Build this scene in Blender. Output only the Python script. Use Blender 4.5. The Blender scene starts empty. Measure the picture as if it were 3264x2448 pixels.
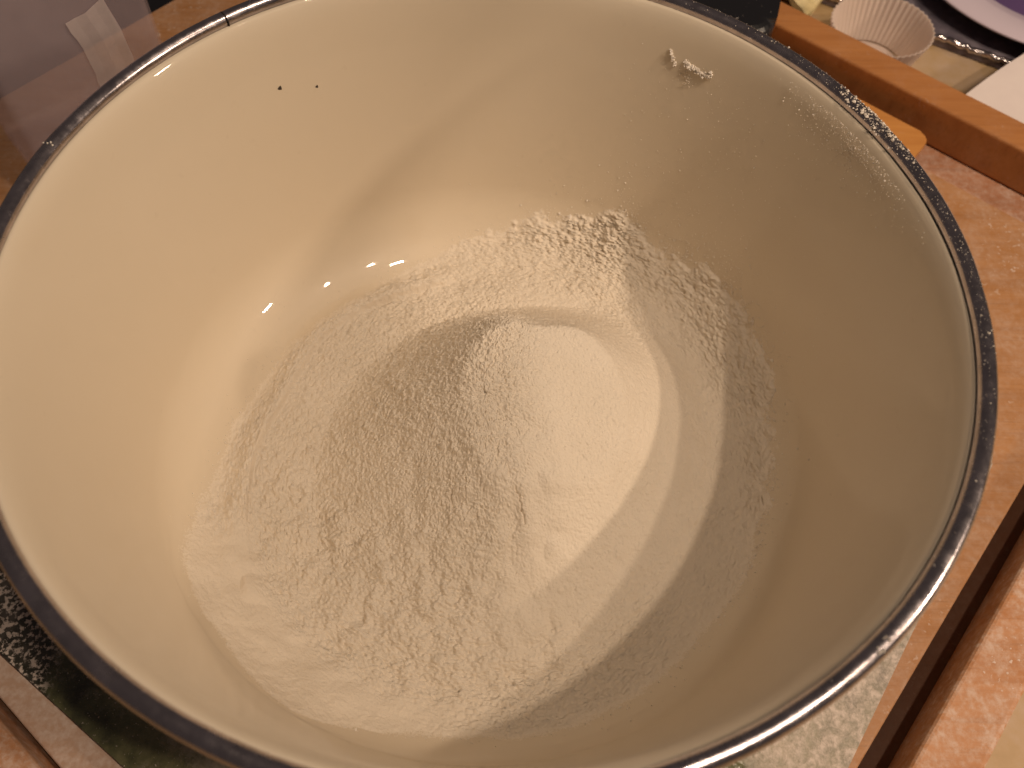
import bpy, bmesh, math, random
import numpy as np
from mathutils import Vector, Matrix

random.seed(7)
rng = np.random.default_rng(11)
K = 0.17            # rim radius of the bowl in metres; shapes below are laid out in rim radii
ZC = 1.05           # worktop lies this far under the rim plane (in rim radii)
sc = bpy.context.scene
COL = sc.collection

def P(x, y, z):
    """bowl-centred rim-radius units -> metres, worktop at z = 0"""
    return np.array([x * K, y * K, (z + ZC) * K])

# ------------------------------------------------------------------ camera
cam_d = bpy.data.cameras.new('camera')
cam = bpy.data.objects.new('camera', cam_d)
COL.objects.link(cam)
sc.camera = cam
c_pos = P(0.0, -1.12879856, 1.39070422)
fw = Vector((0.03047549, 0.52216829, -0.85229779))
rt = Vector((0.99927258, 0.00364058, 0.03796128))
up = Vector((-0.02292503, 0.8528347, 0.52167751))
M = Matrix(((rt.x, up.x, -fw.x, c_pos[0]), (rt.y, up.y, -fw.y, c_pos[1]), (rt.z, up.z, -fw.z, c_pos[2]), (0, 0, 0, 1)))
cam.matrix_world = M
cam_d.sensor_width = 36
cam_d.lens = 2822 / 3264 * 36
cam_d.clip_start = 0.01
cam_d.clip_end = 50
cam_d.dof.use_dof = True
cam_d.dof.focus_distance = 0.375
cam_d.dof.aperture_fstop = 12.0

# ------------------------------------------------------------------ world and lamps
w = bpy.data.worlds.new('World')
sc.world = w
w.use_nodes = True
bg = w.node_tree.nodes['Background']
bg.inputs['Color'].default_value = (0.95, 0.74, 0.66, 1)
bg.inputs['Strength'].default_value = 0.075

LAMPS = [  # azimuth, elevation (deg, seen from the flour), watts, aim point of a narrow spot, lamp radius
    (-30, 50, 33, True, .02),
    (-18, 56, 20, None, .02),
    (-33, 63, 28, None, .02),
    (-30, 74, 23, None, .03),
    (-10, 27, 28, None, .10),  # added low fill lamp that brightens the left bowl wall
]
for az, el, pw, aim, rad in LAMPS:
    ld = bpy.data.lights.new('ceiling_or_fill_lamp', 'SPOT' if aim else 'POINT')
    lo = bpy.data.objects.new('ceiling_or_fill_lamp', ld)
    COL.objects.link(lo)
    a, e = math.radians(az), math.radians(el)
    base = P(0, 0, -0.7)
    dist = (1.55 - base[2]) / math.sin(e)
    lo.location = (base[0] + dist * math.cos(e) * math.cos(a), base[1] + dist * math.cos(e) * math.sin(a), base[2] + dist * math.sin(e))
    ld.energy = pw * (dist / 1.8) ** 2
    ld.color = (1.0, 0.77, 0.57)
    ld.shadow_soft_size = rad
    if aim:
        # beam edge, standing in for an unseen hand's shadow, runs from the summit of the heap to the front: find the aim that puts both points on it
        q1, q2 = Vector(P(-0.005, 0.165, -0.49)) - lo.location, Vector(P(0.14, -0.46, -0.72)) - lo.location
        best = None
        for k in range(-60, 61):
            t = math.radians(k)
            ap_ = Vector(P(0.07 + 4 * math.cos(t), -0.15 + 4 * math.sin(t), -0.7)) - lo.location
            dv = abs(ap_.angle(q1) - ap_.angle(q2))
            if best is None or dv < best[0]: best = (dv, ap_)
        ap = best[1]
        lo.rotation_euler = ap.to_track_quat('-Z', 'Y').to_euler()
        ld.spot_size = 2 * ap.angle(q1)
        ld.spot_blend = 0.03

sc.view_settings.view_transform = 'Standard'
sc.view_settings.look = 'None'
sc.view_settings.exposure = 0.0
sc.view_settings.gamma = 1.0
sc.view_settings.use_curve_mapping = False
sc.cycles.max_bounces = 10
sc.cycles.diffuse_bounces = 5
sc.cycles.transparent_max_bounces = 12
sc.cycles.caustics_reflective = False
sc.cycles.caustics_refractive = False
sc.cycles.sample_clamp_indirect = 4.0

# ------------------------------------------------------------------ helpers
def set_tag(o, label=None, cat=None, group=None, kind=None):
    if label: o['label'] = label
    if cat: o['category'] = cat
    if group: o['group'] = group
    if kind: o['kind'] = kind
    return o

def empty(name, loc, label, cat, group=None):
    o = bpy.data.objects.new(name, None)
    o.empty_display_size = 0.02
    o.location = loc
    COL.objects.link(o)
    return set_tag(o, label, cat, group)

def wloc(o):
    v = np.zeros(3)
    while o is not None:
        v += np.array(o.location)
        o = o.parent
    return v

def mesh_obj(name, verts, faces, mat, parent=None, smooth=True):
    verts = np.asarray(verts, float).reshape(-1, 3)
    if parent is not None:
        verts = verts - wloc(parent)
    me = bpy.data.meshes.new(name)
    faces = np.asarray(faces) if not isinstance(faces, list) else faces
    if isinstance(faces, np.ndarray):
        n, k = faces.shape
        me.vertices.add(len(verts))
        me.vertices.foreach_set('co', verts.astype(np.float32).ravel())
        me.loops.add(n * k)
        me.loops.foreach_set('vertex_index', faces.astype(np.int32).ravel())
        me.polygons.add(n)
        me.polygons.foreach_set('loop_start', np.arange(0, n * k, k, dtype=np.int32))
        me.polygons.foreach_set('use_smooth', np.full(n, smooth))
        me.update(calc_edges=True)
        me.validate()
    else:
        me.from_pydata([tuple(v) for v in verts], [], faces)
        for pl in me.polygons: pl.use_smooth = smooth
    me.materials.append(mat)
    o = bpy.data.objects.new(name, me)
    COL.objects.link(o)
    if parent is not None:
        o.parent = parent
    return o

def bm_obj(name, bm, mat, parent=None, smooth=False):
    bm.normal_update()
    verts = [tuple(v.co) for v in bm.verts]
    bm.verts.index_update()
    faces = [[v.index for v in f.verts] for f in bm.faces]
    bm.free()
    return mesh_obj(name, verts, faces, mat, parent, smooth)

def lathe(prof, segs, closed=False):
    prof = np.asarray(prof, float)
    n = len(prof)
    t = np.arange(segs) / segs * 2 * math.pi
    x = prof[None, :, 0] * np.cos(t)[:, None]
    y = prof[None, :, 0] * np.sin(t)[:, None]
    z = np.broadcast_to(prof[None, :, 1], x.shape)
    v = np.stack([x, y, z], -1).reshape(-1, 3)
    i = np.arange(segs)[:, None]
    m = n if closed else n - 1
    j = np.arange(m)[None, :]
    i2 = (i + 1) % segs
    j2 = (j + 1) % n
    f = np.stack([i * n + j, i2 * n + j, i2 * n + j2, i * n + j2], -1).reshape(-1, 4)
    return v, f

def rounded_poly(pts, rad, seg=8):
    """round the corners of a convex polygon given counter-clockwise"""
    out = []
    n = len(pts)
    for i in range(n):
        p0, p1, p2 = [np.array(pts[k % n], float) for k in (i - 1, i, i + 1)]
        a = (p0 - p1) / np.linalg.norm(p0 - p1)
        b = (p2 - p1) / np.linalg.norm(p2 - p1)
        r = rad[i] if hasattr(rad, '__len__') else rad
        half = math.acos(max(-1, min(1, float(a @ b)))) / 2
        t = r / math.tan(half)
        c = p1 + (a + b) / np.linalg.norm(a + b) * r / math.sin(half)
        s, e = p1 + a * t - c, p1 + b * t - c
        a0, a1 = math.atan2(s[1], s[0]), math.atan2(e[1], e[0])
        while a1 - a0 > math.pi: a1 -= 2 * math.pi
        while a1 - a0 < -math.pi: a1 += 2 * math.pi
        for k in range(seg + 1):
            q = a0 + (a1 - a0) * k / seg
            out.append(c + r * np.array([math.cos(q), math.sin(q)]))
    return out

def slab(name, poly, z0, z1, mat, parent, bev=0.012, bseg=3):
    """extruded outline (rim-radius units) with rounded arrises"""
    bm = bmesh.new()
    lo = [bm.verts.new(P(p[0], p[1], z0)) for p in poly]
    hi = [bm.verts.new(P(p[0], p[1], z1)) for p in poly]
    n = len(poly)
    bm.faces.new(hi)
    bm.faces.new(lo[::-1])
    for i in range(n):
        bm.faces.new((lo[i], lo[(i + 1) % n], hi[(i + 1) % n], hi[i]))
    top = [e for e in bm.edges if abs(e.verts[0].co.z - e.verts[1].co.z) < 1e-7]
    bmesh.ops.bevel(bm, geom=top, offset=bev * K, segments=bseg, profile=0.5, affect='EDGES')
    return bm_obj(name, bm, mat, parent)

_tab = rng.random(65536).astype(np.float32)
def vnoise(x, y, z=0.0, seed=0):
    """smooth value noise in -1..1"""
    x = np.asarray(x, np.float64); y = np.asarray(y, np.float64); z = np.zeros_like(x) + z
    an = 0.7 + seed * 1.37; cn, sn = math.cos(an), math.sin(an)
    x, y, z = x * cn - y * sn + 17.3 + seed * 5.1, x * sn + y * cn + 9.7 + seed * 3.3, z + 4.37
    xi, yi, zi = np.floor(x).astype(np.int64), np.floor(y).astype(np.int64), np.floor(z).astype(np.int64)
    fx, fy, fz = x - xi, y - yi, z - zi
    fx, fy, fz = [t * t * t * (t * (t * 6 - 15) + 10) for t in (fx, fy, fz)]
    def h(a, b, c):
        k = (a * 374761393 + b * 668265263 + c * 2147483647 + seed * 144665) & 0x7fffffff
        k = ((k ^ (k >> 13)) * 1274126177) & 0x7fffffff
        return _tab[(k ^ (k >> 16)) & 65535]
    r = 0
    for dx in (0, 1):
        for dy in (0, 1):
            for dz in (0, 1):
                r = r + h(xi + dx, yi + dy, zi + dz) * (fx if dx else 1 - fx) * (fy if dy else 1 - fy) * (fz if dz else 1 - fz)
    return r * 2 - 1

def sstep(a, b, x):
    t = np.clip((x - a) / (b - a), 0, 1)
    return t * t * (3 - 2 * t)

# ------------------------------------------------------------------ materials
class Mat:
    def __init__(self, name):
        self.m = bpy.data.materials.new(name)
        self.m.use_nodes = True
        self.t = self.m.node_tree
        self.b = self.t.nodes['Principled BSDF']
        self.out = self.t.nodes['Material Output']
        self.tc = self.t.nodes.new('ShaderNodeTexCoord')
    def n(self, kind, **kw):
        nd = self.t.nodes.new(kind)
        for k, v in kw.items():
            if k.startswith('_'): setattr(nd, k[1:], v)
            else: nd.inputs[k.replace('__', ' ')].default_value = v
        return nd
    def l(self, a, b): self.t.links.new(a, b)
    def coords(self, scale=(1, 1, 1), rot=0.0):
        mp = self.n('ShaderNodeMapping')
        mp.inputs['Scale'].default_value = scale
        mp.inputs['Rotation'].default_value = (0, 0, rot)
        self.l(self.tc.outputs['Object'], mp.inputs['Vector'])
        return mp.outputs['Vector']
    def noise(self, scale, detail=4, rough=0.55, vec=None, dist=0.0):
        nd = self.n('ShaderNodeTexNoise', Scale=scale, Detail=detail, Roughness=rough, Distortion=dist)
        self.l(vec if vec is not None else self.tc.outputs['Object'], nd.inputs['Vector'])
        return nd.outputs['Fac']
    def ramp(self, fac, stops):
        r = self.n('ShaderNodeValToRGB')
        e = r.color_ramp.elements
        while len(e) < len(stops): e.new(0.5)
        for el, (p, c) in zip(e, stops):
            el.position = p
            el.color = (*c, 1) if len(c) == 3 else c
        self.l(fac, r.inputs['Fac'])
        return r.outputs['Color']
    def mix(self, fac, a, b):
        mx = self.n('ShaderNodeMix', _data_type='RGBA')
        for sock, v in ((mx.inputs[0], fac), (mx.inputs[6], a), (mx.inputs[7], b)):
            if isinstance(v, (int, float)): sock.default_value = v
            elif isinstance(v, tuple): sock.default_value = (*v, 1)
            else: self.l(v, sock)
        return mx.outputs[2]
    def math(self, op, a, b=0.0):
        nd = self.n('ShaderNodeMath', _operation=op)
        for s, v in ((nd.inputs[0], a), (nd.inputs[1], b)):
            if isinstance(v, (int, float)): s.default_value = v
            else: self.l(v, s)
        return nd.outputs[0]
    def bump(self, h, dist, strength=1.0):
        b = self.n('ShaderNodeBump', Strength=strength, Distance=dist)
        self.l(h, b.inputs['Height'])
        self.l(b.outputs['Normal'], self.b.inputs['Normal'])
    def set(self, **kw):
        for k, v in kw.items():
            s = self.b.inputs[k.replace('__', ' ')]
            if hasattr(v, 'is_output'): self.l(v, s)
            elif isinstance(v, tuple) and len(v) == 3: s.default_value = (*v, 1)
            else: s.default_value = v
        return self

BW = ((0, (0, 0, 0)), (1, (1, 1, 1)))
FLOUR = (0.80, 0.735, 0.64)

def mask(m, scale, lo, hi, detail=5, rough=0.6, vec=None):
    return m.ramp(m.noise(scale, detail, rough, vec), ((lo, (0, 0, 0)), (hi, (1, 1, 1))))

# flour
m = Mat('flour_powder')
c = m.mix(mask(m, 40, 0.35, 0.7), (0.765, 0.685, 0.57), (0.805, 0.725, 0.61))
m.set(Base__Color=c, Roughness=0.95, Specular__IOR__Level=0.1)
fine = m.noise(900, 3, 0.6)
m.bump(m.math('ADD', fine, m.math('MULTIPLY', m.noise(380, 4, 0.6), 1.3)), 0.0006, 0.75)
at = m.n('ShaderNodeAttribute', _attribute_name='cover')
gr = m.noise(900, 4, 0.7)
al = m.math('ADD', m.math('MULTIPLY', m.math('SUBTRACT', m.math('MULTIPLY', at.outputs['Fac'], 1.25), m.math('ADD', m.math('MULTIPLY', m.math('SUBTRACT', gr, 0.5), 2.4), 0.6)), 5.0), 0.5)
cl = m.n('ShaderNodeClamp'); m.l(al, cl.inputs['Value'])
# where the powder thins out the glaze under it shows between the grains
en = m.n('ShaderNodeBsdfPrincipled', Roughness=0.45)
en.inputs['Base Color'].default_value = (0.705, 0.615, 0.48, 1)
en.inputs['Specular IOR Level'].default_value = 0.25
en.inputs['Coat Weight'].default_value = 0.6
en.inputs['Coat Roughness'].default_value = 0.025
mxf = m.n('ShaderNodeMixShader')
m.l(cl.outputs['Result'], mxf.inputs[0]); m.l(en.outputs[0], mxf.inputs[1]); m.l(m.b.outputs[0], mxf.inputs[2])
m.l(mxf.outputs[0], m.out.inputs['Surface'])
M_FLOUR = m.m
m = Mat('flour_crumb'); m.set(Base__Color=(0.76, 0.70, 0.62), Roughness=0.95, Specular__IOR__Level=0.1); M_CRUMB = m.m
# cream enamel
m = Mat('cream_enamel')
c = m.mix(mask(m, 9, 0.3, 0.75), (0.70, 0.61, 0.475), (0.71, 0.62, 0.485))
c = m.mix(m.math('MULTIPLY', mask(m, 22, 0.66, 0.78, 3), 0.05), c, (0.5, 0.34, 0.15))
sm = m.math('MULTIPLY', mask(m, 5.0, 0.45, 0.75, 7, 0.75, m.coords((1, 1, 0.35))), 0.10)
c = m.mix(sm, c, (0.80, 0.73, 0.64))
vs_ = m.coords((1.0, 1.0, 1.0), 0.5)
c = m.mix(m.math('MULTIPLY', mask(m, 170, 0.70, 0.76, 2, 0.5), 0.08), c, (0.48, 0.38, 0.26))
m.set(Base__Color=c, Roughness=m.ramp(m.noise(60, 3), ((0.3, (0.40,) * 3), (0.8, (0.5,) * 3))), Specular__IOR__Level=0.25, Coat__Weight=0.6, Coat__Roughness=0.025)
m.bump(m.noise(34, 2, 0.4), 0.0004, 0.18)
M_ENAMEL = m.m
# steel rim
m = Mat('dull_steel')
m.set(Base__Color=m.mix(mask(m, 120, 0.35, 0.7), (0.40, 0.365, 0.38), (0.56, 0.51, 0.53)), Metallic=1.0,
      Roughness=m.ramp(m.noise(220, 4, 0.7), ((0.3, (0.16,) * 3), (0.75, (0.33,) * 3))))
m.bump(m.noise(500, 3, 0.6), 0.0002, 0.25)
M_RIM = m.m
m = Mat('dark_gap'); m.set(Base__Color=(0.02, 0.015, 0.012), Roughness=0.8); M_GAP = m.m
m = Mat('bare_chip'); m.set(Base__Color=(0.05, 0.035, 0.025), Roughness=0.7); M_CHIP = m.m

def wood(name, dark, light, rot, dust, dust_scale=30, lo=0.5, hi=0.72, rough=0.5, front=False, back=False):
    m = Mat(name)
    v = m.coords((3.0, 42.0, 20.0), rot)
    g = m.noise(3.2, 6, 0.6, v, 0.6)
    c = m.ramp(g, ((0.3, dark), (0.68, light)))
    v2 = m.coords((14.0, 420.0, 100.0), rot)
    c = m.mix(m.math('MULTIPLY', mask(m, 2.0, 0.55, 0.75, 3, 0.6, v2), 0.4), c, tuple(0.55 * q for q in dark))
    fm = m.math('MULTIPLY', mask(m, dust_scale, lo, hi, 8, 0.72), dust)
    gr_ = mask(m, 300, 0.40, 0.66, 4, 0.65)
    fm = m.math('MULTIPLY', fm, m.math('ADD', m.math('MULTIPLY', gr_, 0.65), 0.35))
    sp = m.math('MULTIPLY', mask(m, 420, 0.62, 0.69, 2, 0.5), mask(m, 26, 0.45, 0.62, 3))
    fm = m.math('MAXIMUM', fm, m.math('MULTIPLY', sp, min(1.0, dust * 1.3)))
    if back:       # dust gathers along the back rail only; painted shade darkens the floor elsewhere
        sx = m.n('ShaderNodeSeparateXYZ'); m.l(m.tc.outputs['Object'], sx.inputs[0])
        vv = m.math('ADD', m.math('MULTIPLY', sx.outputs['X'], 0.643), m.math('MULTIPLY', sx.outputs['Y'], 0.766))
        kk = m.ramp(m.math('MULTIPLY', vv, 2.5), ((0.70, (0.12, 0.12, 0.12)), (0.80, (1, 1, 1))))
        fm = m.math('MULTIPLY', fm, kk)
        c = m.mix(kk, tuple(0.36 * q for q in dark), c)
    if front:      # thick spill of flour along the front edge of the board
        sx = m.n('ShaderNodeSeparateXYZ'); m.l(m.tc.outputs['Object'], sx.inputs[0])
        vv = m.math('ADD', m.math('MULTIPLY', sx.outputs['X'], 0.643), m.math('MULTIPLY', sx.outputs['Y'], 0.766))
        vv = m.math('ADD', vv, m.math('MULTIPLY', m.noise(40, 4), 0.05))
        fm = m.math('MAXIMUM', fm, m.math('MULTIPLY', m.ramp(m.math('MULTIPLY', m.math('ADD', vv, 0.24), 4.0), ((0.25, (1, 1, 1)), (0.6, (0, 0, 0)))), m.math('ADD', 0.5, m.math('MULTIPLY', gr_, 0.4))))
    c = m.mix(fm, c, (0.66, 0.55, 0.48))
    m.set(Base__Color=c, Roughness=m.ramp(fm, ((0.0, (rough,) * 3), (0.6, (0.9,) * 3))), Specular__IOR__Level=0.35)
    m.bump(m.math('ADD', g, m.math('MULTIPLY', fm, 0.8)), 0.0006, 0.4)
    return m.m
AU = math.radians(-40)
M_BOARD = wood('board_wood', (0.34, 0.155, 0.055), (0.44, 0.215, 0.085), math.radians(40), 0.45, 55, 0.34, 0.72, front=True)
M_RAIL = wood('rail_wood', (0.36, 0.145, 0.045), (0.46, 0.205, 0.07), math.radians(40), 0.12, 30)
M_RAIL2 = wood('floured_rail_wood', (0.38, 0.155, 0.05), (0.48, 0.21, 0.075), math.radians(-50), 0.65, 75, 0.28, 0.62)
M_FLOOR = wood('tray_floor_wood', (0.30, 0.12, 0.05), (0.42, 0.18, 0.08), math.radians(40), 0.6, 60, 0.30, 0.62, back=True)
M_SMALL = wood('small_board_wood', (0.48, 0.20, 0.05), (0.58, 0.27, 0.075), math.radians(40), 0.08, 30)
# speckled slab with flour
m = Mat('speckled_green_slab')
g1 = m.noise(34, 6, 0.7)
c = m.ramp(g1, ((0.34, (0.035, 0.035, 0.02)), (0.46, (0.085, 0.088, 0.042)), (0.58, (0.15, 0.145, 0.075)), (0.7, (0.27, 0.23, 0.14))))
fm = m.math('MAXIMUM', m.math('MULTIPLY', mask(m, 22, 0.50, 0.66, 9, 0.72), 0.45), m.math('MULTIPLY', mask(m, 700, 0.66, 0.72, 2, 0.5), 0.6))
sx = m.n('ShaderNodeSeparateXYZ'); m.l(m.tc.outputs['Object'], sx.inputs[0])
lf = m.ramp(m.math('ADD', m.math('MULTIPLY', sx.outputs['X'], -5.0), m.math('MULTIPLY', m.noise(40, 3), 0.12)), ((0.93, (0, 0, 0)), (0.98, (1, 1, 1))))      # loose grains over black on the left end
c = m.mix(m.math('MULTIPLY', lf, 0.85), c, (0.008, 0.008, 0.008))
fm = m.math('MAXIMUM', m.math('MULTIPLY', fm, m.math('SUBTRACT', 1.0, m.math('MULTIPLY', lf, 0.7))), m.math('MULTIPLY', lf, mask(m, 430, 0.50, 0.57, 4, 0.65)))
side = m.ramp(m.math('ADD', m.math('MULTIPLY', sx.outputs['X'], 6.0), m.math('MULTIPLY', m.noise(50, 3), 0.5)), ((0.9, (0, 0, 0)), (1.0, (1, 1, 1))))   # thicker spill on the right end
fm = m.math('MAXIMUM', fm, m.math('MULTIPLY', side, m.math('ADD', 0.35, m.math('MULTIPLY', mask(m, 260, 0.38, 0.62, 5, 0.7), 0.6))))
c = m.mix(fm, c, (0.60, 0.52, 0.46))
m.set(Base__Color=c, Roughness=m.ramp(fm, ((0.1, (0.22,) * 3), (0.7, (0.9,) * 3))))
m.bump(m.math('ADD', m.noise(500, 2), fm), 0.0008, 0.5)
M_SLAB = m.m
# worktop
m = Mat('pale_worktop')
c = m.ramp(m.noise(16, 6, 0.65), ((0.32, (0.32, 0.215, 0.09)), (0.5, (0.42, 0.29, 0.15)), (0.68, (0.48, 0.36, 0.26))))
m.set(Base__Color=c, Roughness=0.45)
M_COUNTER = m.m
# plastics
def veil(name, col, alpha, rough=0.4, fac_noise=True):
    m = Mat(name)
    m.set(Base__Color=col, Roughness=rough)
    a = m.ramp(m.noise(36, 5, 0.6), ((0.25, (alpha * 0.75,) * 3), (0.8, (min(1, alpha * 1.35),) * 3))) if fac_noise else alpha
    m.set(Alpha=a)
    return m.m
M_TUB = veil('frosted_plastic', (0.62, 0.51, 0.55), 0.20, 0.35)
M_TAPE = veil('creased_tape', (0.80, 0.70, 0.68), 0.46, 0.45)
m = Mat('paper_case'); m.set(Base__Color=(0.90, 0.81, 0.75), Roughness=0.75, Alpha=0.9)
tr = m.n('ShaderNodeBsdfTranslucent', Color=(0.92, 0.82, 0.75, 1)); mxs = m.n('ShaderNodeMixShader', Fac=0.5)
m.l(m.b.outputs[0], mxs.inputs[1]); m.l(tr.outputs[0], mxs.inputs[2]); m.l(mxs.outputs[0], m.out.inputs['Surface'])
M_CASE = m.m
m = Mat('black_plastic')
fm = mask(m, 700, 0.74, 0.77, 1)
fm = m.math('MULTIPLY', fm, mask(m, 60, 0.5, 0.6))
m.set(Base__Color=m.mix(fm, (0.008, 0.008, 0.010), (0.5, 0.45, 0.42)), Roughness=0.32)
M_BLACK = m.m
m = Mat('dark_tin')
fm = mask(m, 70, 0.45, 0.7, 8, 0.7)
m.set(Base__Color=m.mix(m.math('MULTIPLY', fm, 0.4), (0.15, 0.13, 0.165), (0.50, 0.45, 0.50)), Metallic=0.35, Roughness=0.5)
M_TIN = m.m
m = Mat('bright_tin'); m.set(Base__Color=(0.6, 0.55, 0.55), Metallic=1.0, Roughness=0.22)
m.bump(m.noise(170, 3), 0.002, 0.9); M_BRIGHT = m.m
m = Mat('white_glaze'); m.set(Base__Color=(0.60, 0.52, 0.60), Roughness=0.25); M_PLATE = m.m
m = Mat('violet_glaze'); m.set(Base__Color=(0.10, 0.06, 0.16), Roughness=0.3); M_VIOLET = m.m
m = Mat('white_paper'); m.set(Base__Color=m.mix(mask(m, 30, 0.3, 0.7), (0.70, 0.62, 0.60), (0.77, 0.69, 0.66)), Roughness=0.8); M_PAPER = m.m
m = Mat('yellow_wrapper'); m.set(Base__Color=m.mix(mask(m, 60, 0.4, 0.6), (0.62, 0.52, 0.27), (0.42, 0.36, 0.20)), Roughness=0.55); M_YELLOW = m.m
m = Mat('brown_glaze'); m.set(Base__Color=(0.11, 0.05, 0.022), Roughness=0.35); M_BROWN = m.m

# ------------------------------------------------------------------ setting: the worktop
bm = bmesh.new()
for q in ((-1, -1), (1, -1), (1, 1), (-1, 1)):
    bm.verts.new((q[0] * 1.1, 0.1 + q[1] * 1.1, 0))
bm.faces.new(bm.verts)
o = bm_obj('worktop', bm, M_COUNTER)
set_tag(o, 'pale beige kitchen worktop under the wooden tray', kind='structure')

# ------------------------------------------------------------------ wooden pastry tray (square to azimuth -40 deg)
cu, su = math.cos(AU), math.sin(AU)
def UV(u, v): return (u * cu - v * su, u * su + v * cu)
def rect_uv(u0, u1, v0, v1): return [UV(u0, v0), UV(u1, v0), UV(u1, v1), UV(u0, v1)]
U1, V0, V1, RW, ZR, ZFL = 1.30, -1.27, 2.213, 0.143, -0.827, -1.0
U0 = -2.36
tray = empty('pastry_tray', P(0, 0, -1.05), 'large wooden tray with raised rails that holds the boards and the bowl', 'tray')
slab('base_panel', rect_uv(U0, U1 + RW - .002, V0 - RW + .002, V1 + RW - .002), -1.047, ZFL, M_FLOOR, tray, 0.004, 1)
slab('back_rail', rect_uv(U0, U1 - .003, V1, V1 + RW), ZFL + .002, ZR, M_RAIL, tray, 0.012)
o = slab('side_rail', rect_uv(U1, U1 + RW, V0 - RW, V1 + RW), ZFL + .002, ZR, M_RAIL2, tray, 0.014)
o['label'] = 'rail at the lower right, thickly dusted with flour'
slab('front_rail', rect_uv(U0, U1 - .003, V0 - RW, V0), ZFL + .002, ZR - .003, M_RAIL2, tray, 0.014)

# pastry board lying in the tray
o = slab('pastry_board', rounded_poly(rect_uv(-2.355, 1.2306, V0 + 0.01, 2.008), 0.02, 4), ZFL + .001, -0.93, M_BOARD, None, 0.008)
set_tag(o, 'wide orange wooden board dusted with flour lying inside the tray', 'board')
# smaller board with rounded corners
o = slab('small_board', rounded_poly(rect_uv(-1.3, 0.364, 1.0, 2.141), 0.045, 6), -0.929, -0.90, M_SMALL, None, 0.008)
set_tag(o, 'smooth orange board with rounded corner poking out behind the bowl', 'board')
# speckled slab under the bowl
AS = math.radians(-35.5)
ca, sa = math.cos(AS), math.sin(AS)
def AB(a, b): return (a * ca - b * sa, a * sa + b * ca)
o = slab('worktop_saver', rounded_poly([AB(-1.35, -1.143), AB(1.195, -1.143), AB(1.195, 0.985), AB(-1.35, 0.985)], 0.10, 8), -0.929, -0.882, M_SLAB, None, 0.016)
set_tag(o, 'dark green speckled slab strewn with flour directly under the bowl', 'slab')

# ------------------------------------------------------------------ the bowl
zf, rho, sl, r0 = -.835, .24, .167, .946
th = math.atan(sl); cz = zf + rho; rc = r0 + sl * cz - rho / math.cos(th)
inner = [(0.0005, zf), (rc * .25, zf), (rc * .5, zf), (rc * .75, zf), (rc, zf)]
for a in np.linspace(0, math.pi / 2 - th, 30)[1:]:
    inner.append((rc + rho * math.sin(a), cz - rho * math.cos(a)))
for z in np.linspace(-0.60, -0.10, 14):
    inner.append((r0 + sl * z, z))
inner += [(.9345, -.075), (.9385, -.055), (.944, -.037), (.950, -.022), (.956, -.012), (.962, -.006)]
outer = [(.972, -.010), (.968, -.02), (.962, -.035), (.955, -.055), (.951, -.08)]
for z in np.linspace(-0.12, -0.60, 10): outer.append((r0 + .018 + sl * z, z))
for a in np.linspace(math.pi / 2 - th, 0, 20):
    outer.append((rc + (rho + .018) * math.sin(a), cz - (rho + .018) * math.cos(a)))
outer += [(rc * .9, zf - .018), (rc * .88, zf - .044), (rc * .82, zf - .044), (rc * .80, zf - .018), (0.0005, zf - .018)]
bowl = empty('mixing_bowl', P(0, 0, zf - .045), 'large deep cream enamel bowl with a steel rim, holding flour', 'bowl')
v, f = lathe(inner + outer, 220)
body = mesh_obj('enamel_body', np.stack([v[:, 0] * K, v[:, 1] * K, (v[:, 2] + ZC) * K], 1), f, M_ENAMEL, bowl)
# rolled rim
tt = np.linspace(0, 2 * math.pi, 28, endpoint=False)
prof = [(0.9815 + 0.0180 * math.cos(a), 0.0 + 0.0185 * math.sin(a)) for a in tt]
v, f = lathe(prof, 320, closed=True)
ang = np.arctan2(v[:, 1], v[:, 0]); rr = np.hypot(v[:, 0], v[:, 1])
wob = 0.0012 * np.sin(3 * ang + 1) + 0.0008 * np.sin(7 * ang) + 0.0006 * vnoise(np.cos(ang) * 9, np.sin(ang) * 9)
v[:, 0] += np.cos(ang) * wob; v[:, 1] += np.sin(ang) * wob
v[:, 2] += 0.0010 * vnoise(np.cos(ang) * 6 + 3, np.sin(ang) * 6)
rim = mesh_obj('rolled_rim', np.stack([v[:, 0] * K, v[:, 1] * K, (v[:, 2] + ZC) * K], 1), f, M_RIM, bowl)
# seam where the rolled rim meets itself
sa_ = math.radians(131.4)
ring = []
for k, da in enumerate((-0.0012, 0.0012)):
    for a in tt:
        rr_ = 0.9805 + 0.0203 * math.cos(a); zz_ = 0.0203 * math.sin(a)
        ring.append(P(rr_ * math.cos(sa_ + da), rr_ * math.sin(sa_ + da), zz_))
n = len(tt)
mesh_obj('seam', ring, [[i, (i + 1) % n, n + (i + 1) % n, n + i] for i in range(n)] + [list(range(n)), list(range(2 * n - 1, n - 1, -1))], M_GAP, rim)

# arc-length table of the bowl's inside
prof_in = np.array([(0, zf)] + inner[1:35])
wall = [(r0 + sl * z, z) for z in np.linspace(-0.60, -0.02, 40)]
prof_in = np.array([(0, zf), (rc, zf)] + [(rc + rho * math.sin(a), cz - rho * math.cos(a)) for a in np.linspace(0, math.pi / 2 - th, 60)[1:]] + [w_ for w_ in wall if w_[1] > cz - rho * math.sin(th) + .005])
S_in = np.concatenate([[0], np.cumsum(np.hypot(*np.diff(prof_in, axis=0).T))])
def bowl_pt(s):
    r = np.interp(s, S_in, prof_in[:, 0]); z = np.interp(s, S_in, prof_in[:, 1])
    a = np.clip((s - rc) / rho, 0, math.pi / 2 - th)
    return r, z, -np.sin(a), np.cos(a)          # radius, height, normal (radial, up)

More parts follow.
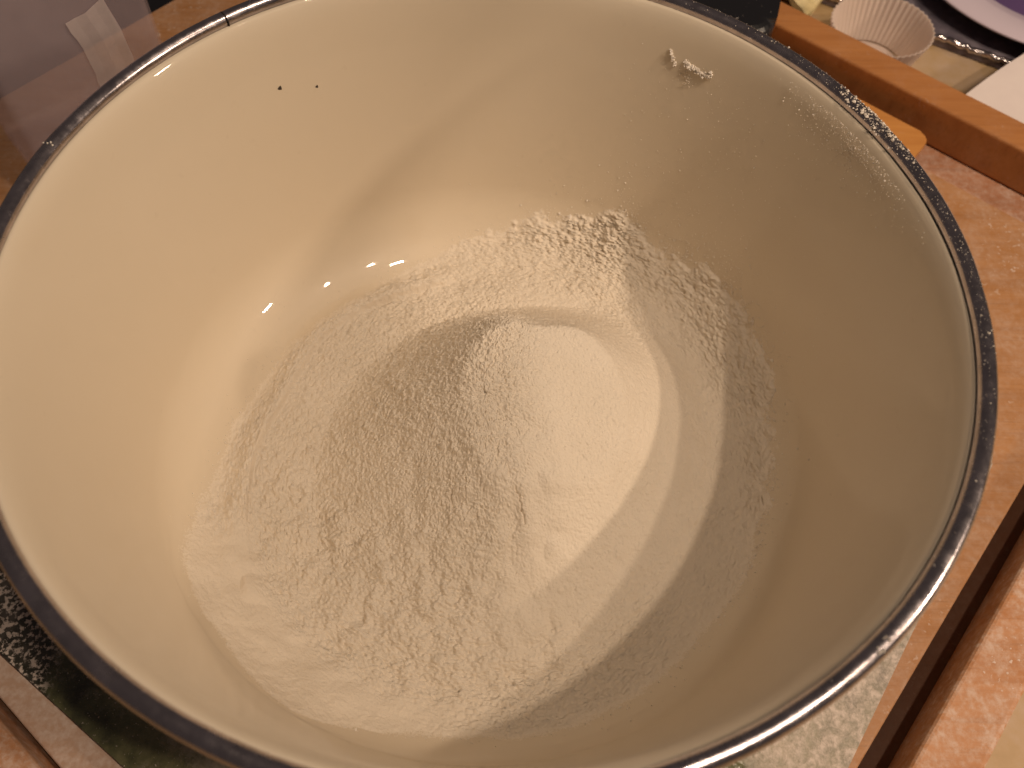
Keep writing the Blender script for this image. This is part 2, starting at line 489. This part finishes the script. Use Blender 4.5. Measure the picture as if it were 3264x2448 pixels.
# enamel chips on the far wall
for tdeg, s_, rad in ((127.1, 1.387, .0058), (120.9, 1.353, .0040)):
    r, z, nr, nz = [float(q) for q in bowl_pt(s_)]
    t = math.radians(tdeg)
    cpt = np.array([r * math.cos(t), r * math.sin(t), z]); nrm = np.array([nr * math.cos(t), nr * math.sin(t), nz])
    e1 = np.array([-math.sin(t), math.cos(t), 0]); e2 = np.cross(nrm, e1)
    vs = [P(*(cpt + nrm * .0016))]
    for k in range(9):
        a = k / 9 * 2 * math.pi; q = rad * (1 + .25 * math.sin(3 * a + tdeg))
        vs.append(P(*(cpt + nrm * .0004 + (e1 * math.cos(a) + e2 * math.sin(a)) * q)))
    mesh_obj('chip', vs, [[0, 1 + k, 1 + (k + 1) % 9] for k in range(9)], M_CHIP, body)

# ------------------------------------------------------------------ flour
EDGE = [(1.5, 0.813), (10.2, 0.865), (20.6, 0.903), (29.4, 0.939), (40.0, 0.925), (47.8, 0.895), (53.3, 0.879), (56.2, 0.925), (61.4, 0.939), (66.8, 0.88), (71.9, 0.865), (80.1, 0.839), (87.3, 0.784), (95.1, 0.753), (105.4, 0.700), (121.6, 0.667), (140.9, 0.665), (156.3, 0.675), (168.9, 0.69), (179.5, 0.71), (189, 0.735), (194, 0.765), (199, 0.80), (204, 0.84), (209, 0.868), (214.5, 0.876), (223.2, 0.873), (233.9, 0.902), (241.3, 0.906), (250.7, 0.824), (259.7, 0.792), (271.6, 0.775), (283.7, 0.782), (292.4, 0.78), (303.3, 0.775), (317.3, 0.765), (331.0, 0.784), (346.6, 0.795)]
ea = np.array([q[0] for q in EDGE]); es = np.array([q[1] for q in EDGE])
CREASE = [(95, .60), (111.8, 0.591), (128.2, 0.601), (143.1, 0.609), (161.2, 0.587), (176.9, 0.605), (191.2, 0.642), (201.7, 0.67), (213.8, 0.70), (226.4, 0.722), (240, .73)]
ka = np.array([q[0] for q in CREASE]); ks = np.array([q[1] for q in CREASE])

NR, NT = 660, 1150
s = np.linspace(0.0, 0.985, NR + 1)[1:]
t = np.arange(NT) / NT * 2 * math.pi
Sg, Tg = np.meshgrid(s, t, indexing='ij')
r, zb, nr, nz = bowl_pt(Sg)
x, y = r * np.cos(Tg), r * np.sin(Tg)
deg = np.degrees(Tg) % 360
edge = np.interp(deg, ea, es, period=360)
rough_side = sstep(330, 350, deg) + (1 - sstep(85, 110, deg)) * (deg < 180)      # clumpy back and right side
smooth_ll = sstep(196, 206, deg) * (1 - sstep(255, 275, deg))                    # smooth drift, lower left
e_noise = 0.020 * vnoise(x * 16, y * 16, zb * 16, 1) + 0.012 * vnoise(x * 42, y * 42, zb * 42, 2) + 0.008 * vnoise(x * 95, y * 95, zb * 95, 3)
d = edge + e_noise * (0.45 + 0.75 * np.clip(rough_side, 0, 1)) - Sg
T = 0.0003 + (0.0032 + 0.0045 * np.clip(rough_side, 0, 1)) * sstep(-0.004, 0.022, d) + 0.015 * sstep(0.0, 0.10, d) + 0.035 * sstep(0.04, 0.32, d)
T += 0.006 * smooth_ll * sstep(0.0, 0.12, d) * (1 - sstep(0.12, 0.24, d))
leftw = sstep(110, 135, deg) * (1 - sstep(215, 245, deg))
T -= 0.026 * leftw * sstep(0.10, 0.3, d) * sstep(0.12, 0.42, Sg)
# crease of the heap on the left
cr = np.interp(deg, ka, ks) - Sg + 0.010 * vnoise(x * 9, y * 9, 0, 5) + 0.005 * vnoise(x * 30, y * 30, 0, 6)
cw = sstep(92, 112, deg) * (1 - sstep(186, 212, deg))
T += cw * (0.026 * sstep(0.008, -0.008, cr) * (1 - sstep(0.02, 0.09, -cr)))
# heap: a broad top that breaks off steeply to the left and the back
hx, hy = x - 0.12, y - 0.015
hd_, hp_ = np.hypot(hx, hy), np.degrees(np.arctan2(hy, hx)) % 360
def around(ang, val, sig):
    """smooth periodic profile given at a few bearings"""
    g_ = np.arange(720) / 2.0
    tb = np.interp(g_, ang, val, period=360)
    k_ = np.exp(-0.5 * ((np.arange(-120, 121) / 2.0) / sig) ** 2); k_ /= k_.sum()
    tb = np.convolve(np.concatenate([tb[-120:], tb, tb[:120]]), k_, 'valid')
    return np.interp(hp_, g_, tb, period=360)
RP = around([0, 45, 90, 120, 150, 180, 210, 230, 250, 275, 315], [.24, .23, .15, .175, .165, .165, .19, .21, .21, .20, .25], 13)
RF = around([0, 45, 90, 120, 150, 180, 210, 230, 270, 315], [.62, .56, .44, .47, .53, .57, .61, .66, .66, .62], 13)
EX = around([0, 45, 90, 135, 180, 225, 270, 315], [1.5, 1.5, 1.25, 1.22, 1.22, 1.2, 1.2, 1.4], 15)
RP = RP + 0.012 * vnoise(np.cos(np.radians(hp_)) * 2.2, np.sin(np.radians(hp_)) * 2.2, 0, 41) + 0.006 * vnoise(x * 7, y * 7, 0, 42)
tq = (hd_ - RP) / (RF - RP)
tq = np.where(tq > 0.04, tq, 0.04 * np.exp(np.clip((tq - 0.04) / 0.04, -20, 0)))     # rounded shoulder
xs_ = 0.05 * np.log1p(np.exp(np.clip(x / 0.05, -30, 30)))
top_h = 0.33 - 0.31 * np.clip(0.19 - y, -0.2, 1.0) - 0.27 * xs_
top_h = np.clip(top_h, 0.03, 0.35) + 0.008 * np.exp(-((x - 0.0) ** 2 + (y - 0.19) ** 2) / .008)
front_c = sstep(0.15, -0.25, y) * sstep(0.02, 0.15, d) * (1 - 0.7 * sstep(0.1, 0.2, x + 0.1 * y))
H = top_h * np.clip(1 - tq, 1e-6, 1) ** EX / 0.9
H += 0.013 * front_c * (np.abs(vnoise(x * 13, y * 13, 0, 51)) + 0.7 * vnoise(x * 24, y * 24, 0, 52))
H += 0.010 * sstep(0, .2, d) * vnoise(x * 4.2, y * 4.2, 0, 8)
inside = sstep(0.0, 0.10, d)
# granular relief
amp = (0.55 + 0.5 * vnoise(x * 5, y * 5, 0, 9))
n1 = vnoise(x * 38, y * 44, zb * 38, 10); n2 = vnoise(x * 85, y * 95, zb * 85, 11); n3 = vnoise(x * 170, y * 170, zb * 170, 12); n4 = vnoise(x * 300, y * 300, zb * 300, 13)
bright = sstep(0.0, 0.16, x - 0.02 + 0.2 * np.maximum(0, -y - .1)) * (1 - sstep(.5, .65, np.hypot(x, y)))   # fine smooth powder right of the summit
gran = 0.0010 * np.clip(n1, -.6, 1) + 0.0013 * n2 + 0.0019 * n3 + 0.0016 * n4 - 0.0040 * sstep(.42, .75, n3 * .7 + n2 * .5)
wallclump = np.clip(rough_side, 0, 1) * sstep(0.70, 0.80, Sg)
flank = cw * sstep(0.0, 0.05, cr)
level = (1.15 - 0.75 * bright) * (1 - 0.9 * smooth_ll * (1 - sstep(-0.02, 0.05, cr))) * (0.8 + amp * .5)
front = sstep(0.1, -0.3, y - 0.0) * (1 - smooth_ll * (1 - sstep(0, .05, cr)))
ripple = vnoise((x * 0.5 + y * 0.2) * 60, (y * 1.0 - x * 0.25) * 60, 0, 14)
gran = gran * (1.75 * level * (1 - 0.55 * sstep(.38, .55, x)) + 0.45 * wallclump)
cl_ = np.clip(vnoise(x * 52, y * 52, zb * 52, 61) - 0.42, 0, 1) + 0.7 * np.clip(vnoise(x * 75, y * 75, zb * 75, 62) - 0.45, 0, 1) + 1.3 * front * np.clip(vnoise(x * 30, y * 30, zb * 30, 66) - 0.4, 0, 1)
gran += 0.026 * (1 - 0.7 * sstep(.38, .55, x)) * cl_ * (0.35 + 0.65 * vnoise(x * 6, y * 6, 0, 63)).clip(0, 1) * (1 - .75 * bright) * (1 - .9 * smooth_ll * (1 - sstep(0, .05, cr)))
gran += 0.0042 * ripple * front * (1 - .6 * bright) * np.clip(0.35 + .9 * vnoise(x * 7, y * 7, 0, 64), 0, 1.2)
gran += wallclump * (0.0012 * np.abs(n1) + 0.0026 * np.clip(n2, -.3, 1) + 0.0018 * n3)
T += gran * sstep(-0.004, 0.03, d)
# cracks
def crack(pts, wid, dep):
    global T
    for (ax, ay), (bx, by) in zip(pts[:-1], pts[1:]):
        lx, ly = bx - ax, by - ay
        k = np.clip(((x - ax) * lx + (y - ay) * ly) / (lx * lx + ly * ly), 0, 1)
        dd = np.hypot(x - ax - k * lx, y - ay - k * ly)
        T -= dep * np.exp(-(dd / wid) ** 2)
crack([(.080, -.215), (.083, -.222), (.091, -.228), (.090, -.238), (.096, -.246), (.095, -.258), (.103, -.268), (.105, -.285)], .0020, .007)
crack([(.091, -.228), (.099, -.231)], .0018, .005)
crack([(.095, -.258), (.088, -.264)], .0016, .004)
crack([(-.079, -.206), (-.076, -.218), (-.078, -.228), (-.073, -.246)], .0016, .005)
crack([(.06, -.60), (.075, -.63), (.102, -.655)], .003, .008)
crack([(.25, -.585), (.27, -.61)], .004, .008)
crack([(.31, -.57), (.318, -.60)], .004, .008)
X = x + nr * np.cos(Tg) * T
Y = y + nr * np.sin(Tg) * T
Z = zb + nz * T + H * inside
verts = np.concatenate([[[0, 0, 0]], np.stack([X, Y, Z], -1).reshape(-1, 3)])
verts[0] = (0, 0, Z[0].mean())
soft = 0.024 + 0.034 * sstep(182, 196, deg) * (1 - sstep(205, 214, deg)) + 0.006 * sstep(212, 220, deg) * (1 - sstep(256, 266, deg))
cover = sstep(-soft, soft, d)
keep = d > -0.06
i = np.arange(NR - 1)[:, None]; j = np.arange(NT)[None, :]
j2 = (j + 1) % NT
F = np.stack([1 + i * NT + j, 1 + (i + 1) * NT + j, 1 + (i + 1) * NT + j2, 1 + i * NT + j2], -1)
F = F[keep[1:, :]]
cap = np.stack([np.zeros(NT, int), 1 + np.arange(NT), 1 + (np.arange(NT) + 1) % NT, 1 + (np.arange(NT) + 1) % NT], -1)
used = np.unique(F); 
remap = np.zeros(len(verts), np.int64); remap[used] = np.arange(len(used))
V2 = verts[used]; F2 = remap[F]
flour = mesh_obj('flour', np.stack([V2[:, 0] * K, V2[:, 1] * K, (V2[:, 2] + ZC) * K], 1), F2, M_FLOUR)
ca_ = np.concatenate([[1.0], cover.ravel()])[used].astype(np.float32)
at_ = flour.data.attributes.new('cover', 'FLOAT', 'POINT'); at_.data.foreach_set('value', ca_)
set_tag(flour, 'pale heap of loose flour with a rounded summit filling the bowl bottom', 'flour')

# ------------------------------------------------------------------ flour crumbs on the walls and the rim
OCT = np.array([(1, 0, 0), (-1, 0, 0), (0, 1, 0), (0, -1, 0), (0, 0, 1), (0, 0, -1)], float)
OF = np.array([(0, 2, 4), (2, 1, 4), (1, 3, 4), (3, 0, 4), (2, 0, 5), (1, 2, 5), (3, 1, 5), (0, 3, 5)])
def crumbs(name, centres, sizes, parent=None):
    vs, fs = [], []
    for kk, (cpt, sz) in enumerate(zip(centres, sizes)):
        q = OCT * (rng.uniform(.6, 1.25, (6, 1))) * sz * rng.uniform(.7, 1.2, (1, 3))
        a = rng.uniform(0, 6.28); R_ = np.array([[math.cos(a), -math.sin(a), 0], [math.sin(a), math.cos(a), 0], [0, 0, 1]])
        vs.append(q @ R_.T + cpt); fs.append(OF + 6 * kk)
    vs = np.concatenate(vs); fs = np.concatenate(fs)
    return mesh_obj(name, np.stack([vs[:, 0] * K, vs[:, 1] * K, (vs[:, 2] + ZC) * K], 1), fs, M_CRUMB, parent, smooth=False)
def wall_pts(td, ss):
    r, z, nr, nz = bowl_pt(ss); t = np.radians(td)
    return np.stack([(r + nr * .001) * np.cos(t), (r + nr * .001) * np.sin(t), z + nz * .001], -1)
C_, Z_ = [], []
n = 1500   # loose dust above the clumpy edge
td = rng.normal(40, 26, n); ss = np.interp(td % 360, ea, es, period=360) + rng.exponential(.07, n)
C_.append(wall_pts(td, np.clip(ss, 0, 1.5))); Z_.append(rng.lognormal(math.log(.0012), .45, n))
n = 420   # dust higher up the right of the far wall
td = rng.normal(50, 11, n); ss = rng.uniform(1.0, 1.50, n)
C_.append(wall_pts(td, ss)); Z_.append(rng.lognormal(math.log(.0010), .45, n))
n = 900   # powder below the rim at the right
td = rng.normal(27, 6.5, n); ss = S_in[-1] - rng.exponential(.030, n)
C_.append(wall_pts(td, np.clip(ss, 1.3, S_in[-1]))); Z_.append(rng.lognormal(math.log(.0011), .4, n))
n = 160
td = rng.uniform(-70, 20, n); ss = np.interp(td % 360, ea, es, period=360) + rng.exponential(.03, n)
C_.append(wall_pts(td, ss)); Z_.append(rng.lognormal(math.log(.0018), .4, n))
n = 260
td = rng.uniform(85, 200, n); ss = np.interp(td % 360, ea, es, period=360) + rng.exponential(.02, n)
C_.append(wall_pts(td, ss)); Z_.append(rng.lognormal(math.log(.0016), .4, n))
n = 1300   # crumbs lining the edge of the heap at the back and the right
td = rng.uniform(-30, 100, n); ss = np.interp(td % 360, ea, es, period=360) + rng.normal(-.008, .016, n)
C_.append(wall_pts(td, ss)); Z_.append(rng.lognormal(math.log(.0022), .45, n))
n = 700
td = rng.uniform(100, 330, n); ss = np.interp(td % 360, ea, es, period=360) + rng.normal(-.004, .014, n)
C_.append(wall_pts(td, ss)); Z_.append(rng.lognormal(math.log(.0014), .4, n))
o = crumbs('flour_dust', np.concatenate(C_), np.concatenate(Z_))
set_tag(o, 'fine flour dust clinging to the inside wall of the bowl', 'flour dust', kind='stuff')
# dust on the rolled rim
C_, Z_ = [], []
for n, mu, sg, sz in ((110, 27.5, 3.2, .0026), (150, 26, 5, .0013), (420, 10, 22, .0008), (120, 60, 25, .0008)):
    td = np.radians(rng.normal(mu, sg, n)); a = rng.normal(1.7, .55, n)
    rr_ = .9805 + .0197 * np.cos(a)
    C_.append(np.stack([rr_ * np.cos(td), rr_ * np.sin(td), .0197 * np.sin(a)], -1)); Z_.append(rng.lognormal(math.log(sz), .45, n))
for tdg in (198, 163, 311, 309.5):
    td = np.radians(rng.normal(tdg, .25, 4)); a = rng.normal(1.3, .3, 4); rr_ = .9805 + .02 * np.cos(a)
    C_.append(np.stack([rr_ * np.cos(td), rr_ * np.sin(td), .02 * np.sin(a)], -1)); Z_.append(np.full(4, .0032))
o = crumbs('rim_dust', np.concatenate(C_), np.concatenate(Z_))
set_tag(o, 'specks of flour scattered on the steel rim at the right', 'flour dust', kind='stuff')
# the two clumps stuck high on the far wall
def clump(path, n, spread, sz, label):
    path = np.array(path, float); cs, zs = [], []
    for k in range(n):
        q = rng.uniform(0, len(path) - 1.001); i0 = int(q); fr = q - i0
        td, ss = path[i0] * (1 - fr) + path[i0 + 1] * fr
        td += rng.normal(0, spread); ss += rng.normal(0, spread * .014)
        p = wall_pts(np.array([td]), np.array([ss]))[0]
        lift = abs(rng.normal(0, .003)); p[:2] *= 1 - lift
        cs.append(p); zs.append(rng.lognormal(math.log(sz), .35))
    o = crumbs('flour_clump', cs, zs)
    set_tag(o, label, 'flour', 'flour clumps stuck high on the far wall')
clump([(57.2, 1.473), (56.6, 1.462), (55.8, 1.466), (54.8, 1.462), (53.6, 1.461), (52.6, 1.468)], 260, .24, .0032, 'larger crumbly flour clump stuck high on the far bowl wall')
clump([(57.0, 1.462), (56.6, 1.448), (56.0, 1.42)], 60, .7, .0014, 'loose flour crumbs trailing just under the larger wall clump')
clump([(60.2, 1.487), (59.9, 1.478), (59.2, 1.462), (58.9, 1.452)], 70, .13, .0026, 'small thin flour streak left of the larger wall clump')

# ------------------------------------------------------------------ frosted tub, back left
TA = np.array([-1.02, 1.21]); TB = np.array([-1.41, .887])
td_ = (TB - TA) / np.linalg.norm(TB - TA); tn = np.array([td_[1], -td_[0]])
if tn @ np.array([-1, 1]) < 0: tn = -tn
def tubpt(a, b): return TA + td_ * a + tn * b
tub = empty('plastic_tub', P(*tubpt(.25, .25), -.93), 'frosted see-through plastic tub with a strip of tape, back left', 'tub')
W_, D_, Z0, Z1 = .504, .56, -.928, .12
poly = rounded_poly([tubpt(0, 0), tubpt(0, D_), tubpt(W_, D_), tubpt(W_, 0)][::-1] if np.cross(td_, tn) < 0 else [tubpt(0, 0), tubpt(W_, 0), tubpt(W_, D_), tubpt(0, D_)], .03, 5)
n = len(poly); vs = []
for z in (Z0, Z1): vs += [P(p_[0], p_[1], z) for p_ in poly]
cpt = tubpt(W_ / 2, D_ / 2)
inn = [cpt + (p_ - cpt) * .975 for p_ in poly]
for z in (Z1, Z0 + .02): vs += [P(p_[0], p_[1], z) for p_ in inn]
fs = []
for lv in range(3):
    fs += [[lv * n + i, lv * n + (i + 1) % n, (lv + 1) * n + (i + 1) % n, (lv + 1) * n + i] for i in range(n)]
fs += [list(range(n))[::-1], list(range(3 * n, 4 * n))]
mesh_obj('tub_wall', vs, fs, M_TUB, tub, smooth=False)
# tape strip on the front wall, slightly creased
tv = []; rows = 14
for k in range(rows + 1):
    z = -.262 - .42 * k / rows
    wv = .0015 * math.sin(k * 1.9) + .0025 * vnoise(np.array([k * .7]), np.array([0.3]))[0]
    for c5 in range(5):
        al = .172 + .062 * (c5 / 2 - 1) + wv + (.016 * (1 - k / 4) if k < 4 else 0)
        zz_ = z + (-.03 * (1 - k / 5) * (1 - c5 / 4) * -1 if k < 5 else 0) + (.006 * vnoise(np.array([c5 * 1.3]), np.array([k * .9]))[0])
        p_ = tubpt(al, -.006 - (.004 if c5 == 2 else 0) - .002 * abs(vnoise(np.array([c5 * .9]), np.array([k * 1.1]), 0, 3)[0]))
        tv.append(P(p_[0], p_[1], zz_))
mesh_obj('tape', tv, [[k * 5 + c5, k * 5 + c5 + 1, (k + 1) * 5 + c5 + 1, (k + 1) * 5 + c5] for k in range(rows) for c5 in range(4)], M_TAPE, tub, smooth=False)

# ------------------------------------------------------------------ things at the back
# black rounded handle behind the rim
hp = [(0.30, 1.86), (0.985, 1.535), (1.052, 1.77), (1.20, 2.35), (0.62, 2.55)]
hd = empty('pan_handle', P(.85, 2.0, -.62), 'broad black rounded handle flecked with flour behind the bowl', 'handle')
poly = rounded_poly(hp, [.05, .11, .4, .08, .08], 8)
slab('grip', poly, -.72, -.60, M_BLACK, hd, 0.05, 5)
slab('support', rounded_poly([(0.55, 1.95), (0.85, 1.83), (0.95, 2.25), (0.66, 2.38)], .04, 4), -.826 , -.70, M_BLACK, hd, 0.01, 2)

# fluted paper case beyond the rail
cc = np.array([1.585, 2.005]); NF = 96
def fluted(rt, rb, z0, z1, thick):
    vs = []
    for (rad, z, amp) in ((rb, z0, .002), ((rb + rt) / 2, (z0 + z1) / 2, .003), (rt, z1, .004), (rt - thick, z1, .004), ((rb + rt) / 2 - thick, (z0 + z1) / 2, .003), (rb - thick, z0 + .006, .002)):
        for k in range(NF):
            a = k / NF * 2 * math.pi
            q = rad + amp * (1 if k % 2 else -1) + .004 * math.sin(2 * a + 1)
            vs.append(P(cc[0] + q * math.cos(a), cc[1] + q * math.sin(a), z))
    fs = []
    for lv in range(5):
        fs += [[lv * NF + k, lv * NF + (k + 1) % NF, (lv + 1) * NF + (k + 1) % NF, (lv + 1) * NF + k] for k in range(NF)]
    return vs, fs
case = empty('paper_case', P(cc[0], cc[1], -1.05), 'fluted white paper cake case behind the wooden rail', 'cake case')
vs, fs = fluted(.205, .15, -1.045, -.86, .004)
mesh_obj('fluted_wall', vs, fs, M_CASE, case, smooth=False)
v, f = lathe([(.0005, -1.048), (.135, -1.048), (.143, -1.044), (.135, -1.041), (.0005, -1.041)], 48)
v[:, 0] += cc[0]; v[:, 1] += cc[1]
mesh_obj('base', np.stack([v[:, 0] * K, v[:, 1] * K, (v[:, 2] + ZC) * K], 1), f, M_CASE, case)

# dark baking tin with a crinkled bright edge
bt = empty('baking_tin', P(2.1, 2.7, -1.05), 'dark flour-smeared baking tin with a crinkled shiny edge', 'tin')
e0, e1 = np.array([1.30, 2.50]), np.array([2.72, 1.66])
dirb = (e1 - e0) / np.linalg.norm(e1 - e0); nb = np.array([-dirb[1], dirb[0]])
slab('floor', rounded_poly([e0, e1, e1 + nb * 1.1, e0 + nb * 1.1], .06, 5), -1.045, -1.02, M_TIN, bt, .004, 1)
vs = []; NB = 150
for k in range(NB + 1):
    q = e0 + (e1 - e0) * (.03 + .94 * k / NB)
    jit = .006 * vnoise(np.array([k * .55]), np.array([.2]), 0, 21)[0]; jz = .008 * vnoise(np.array([k * .8]), np.array([.7]), 0, 22)[0]
    for m_ in range(6):
        a = m_ / 6 * 2 * math.pi
        p_ = q + nb * (.004 + jit + .013 * math.cos(a))
        vs.append(P(p_[0], p_[1], -1.008 + jz + .013 * math.sin(a)))
mesh_obj('edge', vs, [[k * 6 + m_, k * 6 + (m_ + 1) % 6, (k + 1) * 6 + (m_ + 1) % 6, (k + 1) * 6 + m_] for k in range(NB) for m_ in range(6)], M_BRIGHT, bt)

# plate on the tin
pc = (2.56, 2.62); pl = empty('plate', P(pc[0], pc[1], -1.02), 'white plate with a violet well at the upper right corner', 'plate')
v, f = lathe([(.40, -1.015), (.42, -.985), (.50, -.965), (.69, -.925), (.70, -.93), (.69, -.94), (.52, -.99), (.42, -1.018)], 128, closed=True)
v[:, 0] += pc[0]; v[:, 1] += pc[1]
mesh_obj('rim', np.stack([v[:, 0] * K, v[:, 1] * K, (v[:, 2] + ZC) * K], 1), f, M_PLATE, pl)
v, f = lathe([(.0005, -.998), (.40, -.998), (.41, -1.005), (.40, -1.012), (.0005, -1.012)], 96)
v[:, 0] += pc[0]; v[:, 1] += pc[1]
mesh_obj('well', np.stack([v[:, 0] * K, v[:, 1] * K, (v[:, 2] + ZC) * K], 1), f, M_VIOLET, pl)

# sheet of white paper leaning over the rail's far side
c0 = np.array([1.83, 1.63]); ax = np.array([.60, .50]); ax = ax / np.linalg.norm(ax); ay = np.array([ax[1], -ax[0]])
vs = []; NX = NY = 14
for i in range(NX + 1):
    for j in range(NY + 1):
        q = c0 + ax * (i / NX * 1.1) + ay * (j / NY * .95)
        z = -.90 + .012 * math.sin(i * .6) * math.cos(j * .4) + .01 * i / NX
        vs.append(P(q[0], q[1], z))
top = len(vs)
vs += [v_ - np.array([0, 0, .0004]) for v_ in vs]
fs = []
for i in range(NX):
    for j in range(NY):
        a = i * (NY + 1) + j
        qd = [a, a + 1, a + NY + 2, a + NY + 1]
        fs += [qd, [top + k for k in qd][::-1]]
o = mesh_obj('paper_sheet', vs, fs, M_PAPER)
set_tag(o, 'flat sheet of white paper behind the wooden rail, right edge', 'paper')

# pale yellow wrapper
bm = bmesh.new()
bmesh.ops.create_grid(bm, x_segments=10, y_segments=10, size=.5)
for v_ in bm.verts:
    X_, Y_ = v_.co.x, v_.co.y
    hgt = .07 * max(0, 1 - abs(X_) * 1.6) + .03 * float(vnoise(np.array([X_ * 7 + 3]), np.array([Y_ * 7]), 0, 31)[0])
    q = np.array([1.40, 2.50]) + np.array(UV(X_ * .26, Y_ * .46)) * 1.0
    v_.co = Vector(P(q[0], q[1], -1.0 + hgt))
geom = bmesh.ops.extrude_face_region(bm, geom=bm.faces[:])
for g_ in geom['geom']:
    if isinstance(g_, bmesh.types.BMVert): g_.co.z -= .03 * K
o = bm_obj('wrapper', bm, M_YELLOW)
set_tag(o, 'pale yellow crumpled wrapper between the rail and the cake case', 'wrapper')

# black sheet added left of the tray to make the worktop there dark
bs = slab('dark_sheet', rounded_poly(rect_uv(-4.6, U0 - .03, -1.6, 1.9), .08, 5), -1.045, -1.01, M_BLACK, None, .006, 2)
set_tag(bs, 'made-up flat black sheet standing for the dark worktop behind the plastic tub', 'dark sheet')

# brown jar at the very top edge
jc = (-1.10, 2.345); jr = empty('jar', P(jc[0], jc[1], -.929), 'dark brown round jar at the top edge behind the bowl', 'jar')
v, f = lathe([(.0005, -.928), (.20, -.928), (.22, -.91), (.24, -.84), (.245, -.6), (.24, -.45), (.20, -.38), (.18, -.37), (.18, -.40), (.22, -.46), (.225, -.6), (.20, -.88), (.0005, -.9)], 64)
v[:, 0] += jc[0]; v[:, 1] += jc[1]
mesh_obj('jar_body', np.stack([v[:, 0] * K, v[:, 1] * K, (v[:, 2] + ZC) * K], 1), f, M_BROWN, jr)

# bead of dark grit on the board edge
q = np.array(UV(1.214, -.985))
C1 = []
for k in range(5): C1.append(np.array([q[0] + rng.normal(0, .004), q[1] + rng.normal(0, .004), -.918 + rng.normal(0, .002)]))
o = crumbs('crumb', C1, [.012] * 5)
o.data.materials[0] = M_CHIP
set_tag(o, 'small dark crumb on the board edge at the lower right', 'crumb')
